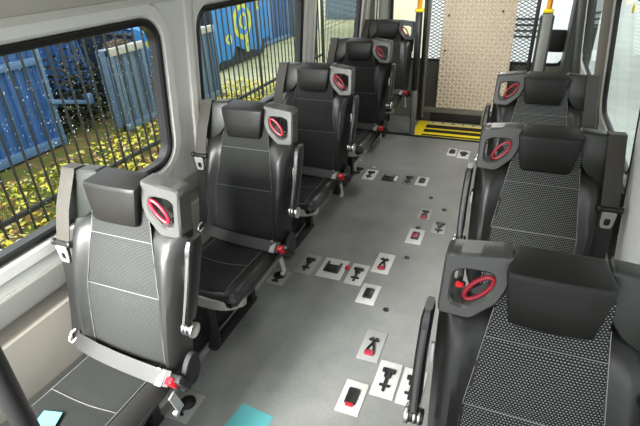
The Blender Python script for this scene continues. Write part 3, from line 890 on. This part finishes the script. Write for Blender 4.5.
def container(name, label, y0, y1, x, depth, z1, body, railm, rail_z=None, cat='container', ribs=.14):
    r = empty(name, (x, (y0+y1)/2, GZ)); tag(r, label, cat, 'blue containers behind the fence')
    W = y1-y0; H = z1-GZ
    rings = []
    n = max(2, int(W/ribs)); pts = []
    for k in range(n):
        ya = -W/2+W*k/n; s = W/n
        pts += [(-.0, ya), (-.0, ya+s*.4), (-.035, ya+s*.5), (-.035, ya+s*.9)]
    pts += [(0, W/2), (-depth, W/2), (-depth, -W/2)]
    b = bmesh.new(); loft(b, [[(px, py, z) for px, py in pts] for z in (.10, H-.02)]); put('body', b, X[body], r, ang=20)
    for s in (-1, 1):
        b = bmesh.new(); box(b, (.01, s*(W/2-.05), H/2), (.07, .10, H), .01); put('corner_post', b, X['bluerail' if body == 'blue' else body], r)
    b = bmesh.new(); box(b, (.012, 0, H-.05), (.08, W, .11), .01); put('top_rail', b, X[railm], r)
    b = bmesh.new(); box(b, (.012, 0, .09), (.08, W, .12), .01); put('bottom_rail', b, X['bluerail' if body == 'blue' else body], r)
    if rail_z is not None:
        b = bmesh.new(); box(b, (.012, 0, rail_z-GZ), (.07, W, .10), .01); put('middle_rail', b, X[railm], r)
    return r
container('shipping_container', 'large blue corrugated container behind the fence at the far left of the first window', 1.6, 4.84, -6.2, 2.4, .98, 'blue', 'bluerail', .50)
container('shipping_container', 'long blue corrugated wall of a container standing behind the overgrown gap', 4.95, 9.2, -7.9, 2.4, 1.0, 'blue', 'bluerail')
container('metal_bin', 'blue-grey metal bin with pale rubble-topped rim in the first left window', 5.46, 6.25, -5.6, .20, .53, 'bluegrey', 'palerail', cat='bin')
container('metal_bin', 'blue-grey metal bin with pale rim at the near end of the second left window', 7.15, 7.80, -5.3, .45, .56, 'bluegrey', 'palerail', cat='bin')
def heap(name, label, c, s, m, cat, seed):
    rnd = random.Random(seed); b = bmesh.new(); bmesh.ops.create_icosphere(b, subdivisions=4, radius=1)
    for v in b.verts:
        k = 1+.18*math.sin(v.co.x*7+seed)*math.cos(v.co.y*9)+rnd.uniform(-.09, .09); v.co = Vector((v.co.x*s[0]*k, v.co.y*s[1]*k, max(v.co.z, -.2)*s[2]*k))
    o = put(name, b, m, loc=c); tag(o, label, cat); return o
heap('rubble_pile', 'brown rubble heaped on the blue-grey bin of the first window', (-5.71, 5.80, .548), (.09, .24, .06), X['rust'], 'rubble', 3)

# tarpaulins over skips
def tarp(label, y0, y1, x, z0, z1, seed, spots):
    m = mat('blue_tarp_%d' % seed, (.03, .19, .62), .4); nt = m.node_tree; bs = nt.nodes['Principled BSDF']
    N, L = nt.nodes.new, nt.links.new
    tc = N('ShaderNodeTexCoord'); sp = N('ShaderNodeSeparateXYZ'); L(tc.outputs['Object'], sp.inputs[0])
    cb = N('ShaderNodeCombineXYZ'); L(sp.outputs[1], cb.inputs[0]); L(sp.outputs[2], cb.inputs[1])
    prev = None
    for (cy, cz_, rad, wd) in spots:
        vm = N('ShaderNodeVectorMath'); vm.operation = 'DISTANCE'; L(cb.outputs[0], vm.inputs[0]); vm.inputs[1].default_value = (cy, cz_, 0)
        s1 = N('ShaderNodeMath'); s1.operation = 'SUBTRACT'; L(vm.outputs['Value'], s1.inputs[0]); s1.inputs[1].default_value = rad
        ab = N('ShaderNodeMath'); ab.operation = 'ABSOLUTE'; L(s1.outputs[0], ab.inputs[0])
        nz = N('ShaderNodeTexNoise'); nz.inputs['Scale'].default_value = 6; L(cb.outputs[0], nz.inputs['Vector'])
        ml = N('ShaderNodeMath'); ml.operation = 'MULTIPLY'; L(nz.outputs['Fac'], ml.inputs[0]); ml.inputs[1].default_value = wd*2
        lt = N('ShaderNodeMath'); lt.operation = 'LESS_THAN'; L(ab.outputs[0], lt.inputs[0]); L(ml.outputs[0], lt.inputs[1])
        if prev is None: prev = lt
        else:
            mx_ = N('ShaderNodeMath'); mx_.operation = 'MAXIMUM'; L(prev.outputs[0], mx_.inputs[0]); L(lt.outputs[0], mx_.inputs[1]); prev = mx_
    mx = N('ShaderNodeMix'); mx.data_type = 'RGBA'; mx.inputs[6].default_value = (.03, .24, .60, 1); mx.inputs[7].default_value = (.62, .66, .06, 1)
    L(prev.outputs[0], mx.inputs[0]); L(mx.outputs[2], bs.inputs['Base Color'])
    r = empty('covered_skip', (x, (y0+y1)/2, GZ)); tag(r, label, 'skip', 'tarpaulin-covered skips')
    W = y1-y0
    b = bmesh.new(); loft(b, [[(-1.2, -W/2+.15, .05), (-.15, -W/2+.15, .05), (-.15, W/2-.15, .05), (-1.2, W/2-.15, .05)], [(-1.3, -W/2+.03, z1-GZ-.15), (-.05, -W/2+.03, z1-GZ-.15), (-.05, W/2-.03, z1-GZ-.15), (-1.3, W/2-.03, z1-GZ-.15)]])
    put('skip_body', b, X['deep'], r, smooth=False)
    rows = []; n = 26
    for i in range(15):
        row = []
        for k in range(n+1):
            u = k/n; yy = -W/2+W*u; dip = .05*math.sin(u*9+seed)
            hem = (z0-GZ)+.10*math.sin(u*11+seed*2)+.05*math.sin(u*23)
            topz = (z1-GZ)+dip-.02
            if i < 11:
                t = i/10; z = hem+(topz-hem)*t; xx = .02+.045*math.sin(u*26+seed)*(1-t*.7)
            else:
                t = (i-10)/4; z = topz+.06*math.sin(t*2.4); xx = .02-1.3*t
            row.append((xx, yy, z))
        rows.append(row)
    b = bmesh.new(); loft(b, rows, closed=False); bmesh.ops.solidify(b, geom=b.faces[:], thickness=.012)
    put('tarpaulin', b, m, r, ang=60)
    return r
tarp('blue tarpaulin with lime print hanging over a skip beside the first window bin', 6.55, 7.25, -6.05, -.30, .62, 1, [(.10, 1.10, .10, .05), (.2, .85, .06, .03)])
tarp('big blue tarpaulin with a yellow ring print over a skip in the second left window', 9.3, 12.0, -6.3, -.42, .90, 2, [(-.05, 1.0, .36, .055), (-.05, 1.0, .16, .03), (.05, .45, .12, .06), (.75, 1.3, .10, .04), (-.8, .7, .08, .03)])
container('storage_cabin', 'tall dark blue cabin beyond the tarpaulin at the far end of the second window', 12.3, 14.4, -6.9, 2.2, 1.3, 'blue', 'bluerail', cat='cabin')
r = empty('site_cabin', (-6.6, 15.4, GZ)); tag(r, 'turquoise-fronted cabin next to the tall blue cabin', 'cabin')
b = bmesh.new(); box(b, (-1, 0, .95), (2, 1.6, 1.9), .03); put('body', b, X['bluegrey'], r)
b = bmesh.new(); box(b, (.02, -.25, .95), (.05, .8, 1.7), .01); put('door', b, X['turq'], r)
r = empty('far_shed', (-6.6, 19.5, GZ)); tag(r, 'small slate-blue shed in the distance behind the weld-mesh fence', 'shed')
b = bmesh.new(); box(b, (0, 0, .45), (1.4, 1.6, .9), .02); put('walls', b, X['bluegrey'], r)
b = bmesh.new(); loft(b, [[(-.8, yy, .9), (.8, yy, .9), (0, yy, 1.15)] for yy in (-.9, .9)]); put('roof', b, X['deep'], r, smooth=False)

# tow bar and bramble in the gap between the containers
b = bmesh.new(); box(b, (0, 0, 0), (.06, .75, .06), .01, Matrix.Rotation(math.radians(-16), 3, 'X')); box(b, (0, .36, -.05), (.09, .10, .16), .02)
o = put('tow_bar', b, X['bluerail'], loc=(-6.12, 5.06, -.16)); tag(o, 'pale blue steel bar sticking out of the dark gap beside the big container', 'bar')
b = bmesh.new(); rnd = random.Random(11)
for k in range(1100):
    c = Vector((rnd.uniform(-7.3, -6.3), rnd.uniform(4.92, 6.3), GZ+.05+abs(rnd.gauss(0, .5)))); d = Vector((rnd.uniform(-1, 1), rnd.uniform(-1, 1), rnd.uniform(-1, 1))).normalized(); u, v = frame(d); s = rnd.uniform(.03, .08)
    b.faces.new([b.verts.new(c+u*s), b.verts.new(c+v*s*.5), b.verts.new(c-u*s), b.verts.new(c-v*s*.5)])
o = put('bramble_thicket', b, mat('bramble_dark', (.018, .022, .010), .8), smooth=False); tag(o, 'dark bramble thicket filling the gap between the blue containers', 'bramble', kind='stuff')

# fallen leaves and grass
b = bmesh.new(); rnd = random.Random(5)
for k in range(9000):
    x = (-2.5-3.2*rnd.random()**1.5); yy = rnd.uniform(.8, 9.0)
    c = Vector((x, yy, GZ+rnd.uniform(.004, .05))); d = Vector((rnd.gauss(0, .4), rnd.gauss(0, .4), 1)).normalized(); u, v = frame(d)
    an = rnd.uniform(0, 6.28); u, v = u*math.cos(an)+v*math.sin(an), v*math.cos(an)-u*math.sin(an); s = rnd.uniform(.022, .05)
    f = b.faces.new([b.verts.new(c+u*s), b.verts.new(c+v*s*.6), b.verts.new(c-u*s), b.verts.new(c-v*s*.6)])
    p = .5+.5*math.sin(x*2.1+1)*math.cos(yy*1.7); f.material_index = rnd.choices((0, 1, 2), (4+3*p, 2.2, 1.6))[0]
o = put('fallen_leaves', b, [X['leafy'], X['leafb'], X['leafp']], smooth=False); tag(o, 'yellow and brown fallen leaves scattered over the verge', 'leaves', kind='stuff')
b = bmesh.new()
for k in range(9000):
    x = rnd.uniform(-5.6, -2.6); yy = rnd.uniform(.8, 8.5)
    if math.sin(x*2.6+yy*.9)+math.cos(yy*2.3-x) < rnd.uniform(-.3, .9): continue
    a = rnd.uniform(0, 6.28); h = rnd.uniform(.04, .12); w_ = .006; dx, dy = math.cos(a), math.sin(a); l = rnd.uniform(0, .06)
    b.faces.new([b.verts.new((x-dy*w_, yy+dx*w_, GZ)), b.verts.new((x+dy*w_, yy-dx*w_, GZ)), b.verts.new((x+dx*l, yy+dy*l, GZ+h))])
o = put('grass_tufts', b, X['leafg'], smooth=False); tag(o, 'short green grass tufts between the fallen leaves', 'grass', kind='stuff')
# litter
def litter(label, x, y, w_, h_, a, mark):
    r = empty('litter_packet', (x, y, GZ+.05), a); tag(r, label, 'litter', 'litter on the verge')
    rows = [[(w_*(i/6-.5), h_*(j/4-.5), .02*math.sin(i*1.3+j)) for j in range(5)] for i in range(7)]
    b = bmesh.new(); loft(b, rows, closed=False); bmesh.ops.solidify(b, geom=b.faces[:], thickness=.004); put('wrapper', b, X['white'], r, ang=60)
    if mark:
        b = bmesh.new(); box(b, (.02, .0, .026), (w_*.35, h_*.3, .012), .003); put('red_print', b, X['red'], r)
litter('white crumpled packet with a red print on the grass below the first window', -4.15, 2.55, .30, .16, .4, True)
litter('plain white scrap of paper lying by the fence foot', -4.18, 4.70, .22, .20, .8, False)
litter('plain white scrap at the far left edge of the verge', -4.25, 2.30, .09, .09, 1.2, False)

# rain on the first and second windows
b = bmesh.new(); rnd = random.Random(3)
for k in range(900):
    yy = rnd.uniform(.5, 1.62); z = ZB+.03+(ZT-ZB-.06)*rnd.random()**.6; s = rnd.uniform(.0007, .0019)
    t_ = bmesh.new(); bmesh.ops.create_icosphere(t_, subdivisions=1, radius=s); bmesh.ops.scale(t_, vec=(.5, 1, 1.25), verts=t_.verts); bmesh.ops.translate(t_, vec=(xl(z)-.0145, yy, z), verts=t_.verts)
    me = bpy.data.meshes.new('t'); t_.to_mesh(me); t_.free(); b.from_mesh(me); bpy.data.meshes.remove(me)
o = put('raindrops', b, X['drop'], ang=180); tag(o, 'raindrops beaded on the outside of the first left window', 'raindrops', kind='stuff')

# white van behind the bus, pale wall on the right
v = empty('parked_van', (-.45, 8.4, GZ)); tag(v, 'white van parked close behind the rear doors, seen past the ramp', 'van')
b = bmesh.new(); box(b, (0, 2.3, 1.28), (2.0, 4.6, 1.96), .09, seg=4); put('body', b, X['whitecar'], v)
for s_ in (-1, 1):
    b = bmesh.new(); box(b, (s_*.48, -.004, 1.25), (.92, .03, 1.75), .02); d_ = put('rear_door', b, X['whitecar'], v)
    b = bmesh.new(); box(b, (s_*.48, -.022, 1.88), (.74, .012, .42), .005); put('door_window', b, X['deep'], d_)
    b = bmesh.new(); box(b, (s_*.10, -.03, 1.0), (.03, .03, .16), .008); put('door_handle', b, X['black'], d_)
    b = bmesh.new(); box(b, (s_*.93, -.01, .58), (.10, .04, .22), .02); put('tail_lamp', b, X['olivered'], v)
    for yy in (.9, 3.7):
        b = bmesh.new(); cyl(b, (s_*.80, yy, .33), (s_*.99, yy, .33), .33, 24, bev=.03); put('wheel', b, X['rubber'], v)
for k in range(4):
    b = bmesh.new(); box(b, (.48, -.026, 1.14+k*.085), (.66, .02, .030), .006); put('louvre', b, X['panel'], v)
b = bmesh.new(); box(b, (0, -.06, .38), (1.96, .14, .18), .03); put('bumper', b, X['black'], v)
r = empty('low_wall', (3.6, 4, GZ)); tag(r, 'pale rendered low wall across the wet yard outside the right windows', 'wall')
b = bmesh.new(); box(b, (0, 2, .6), (.2, 16, 1.2), .01); put('masonry', b, X['concrete'], r)
b = bmesh.new(); box(b, (0, 2, 1.23), (.28, 16, .07), .01); put('coping', b, X['palerail'], r)

# ------------------------------------------------------------------ unseen fill lamps added under the roof to brighten the saloon
for i, (x, y, p) in enumerate(((-.48, .55, 5), (-.30, 2.1, 4), (-.36, 4.15, 15))):
    r = empty('fill_light', (x, y, 1.935)); tag(r, ('front', 'middle', 'rear')[i]+' added fill lamp under the centre of the ceiling', 'lamp', 'added fill lamps')
    b = bmesh.new(); box(b, (0, 0, 0), (.26, .62, .03), .008); put('housing', b, X['white'], r)
    l = bpy.data.lights.new('lamp', 'AREA'); l.shape = 'RECTANGLE'; l.size = .2; l.size_y = .55; l.energy = p; l.color = (1, .98, .94)
    o = bpy.data.objects.new('lamp', l); COL.objects.link(o); o.parent = r; o.location = (0, 0, -.02)
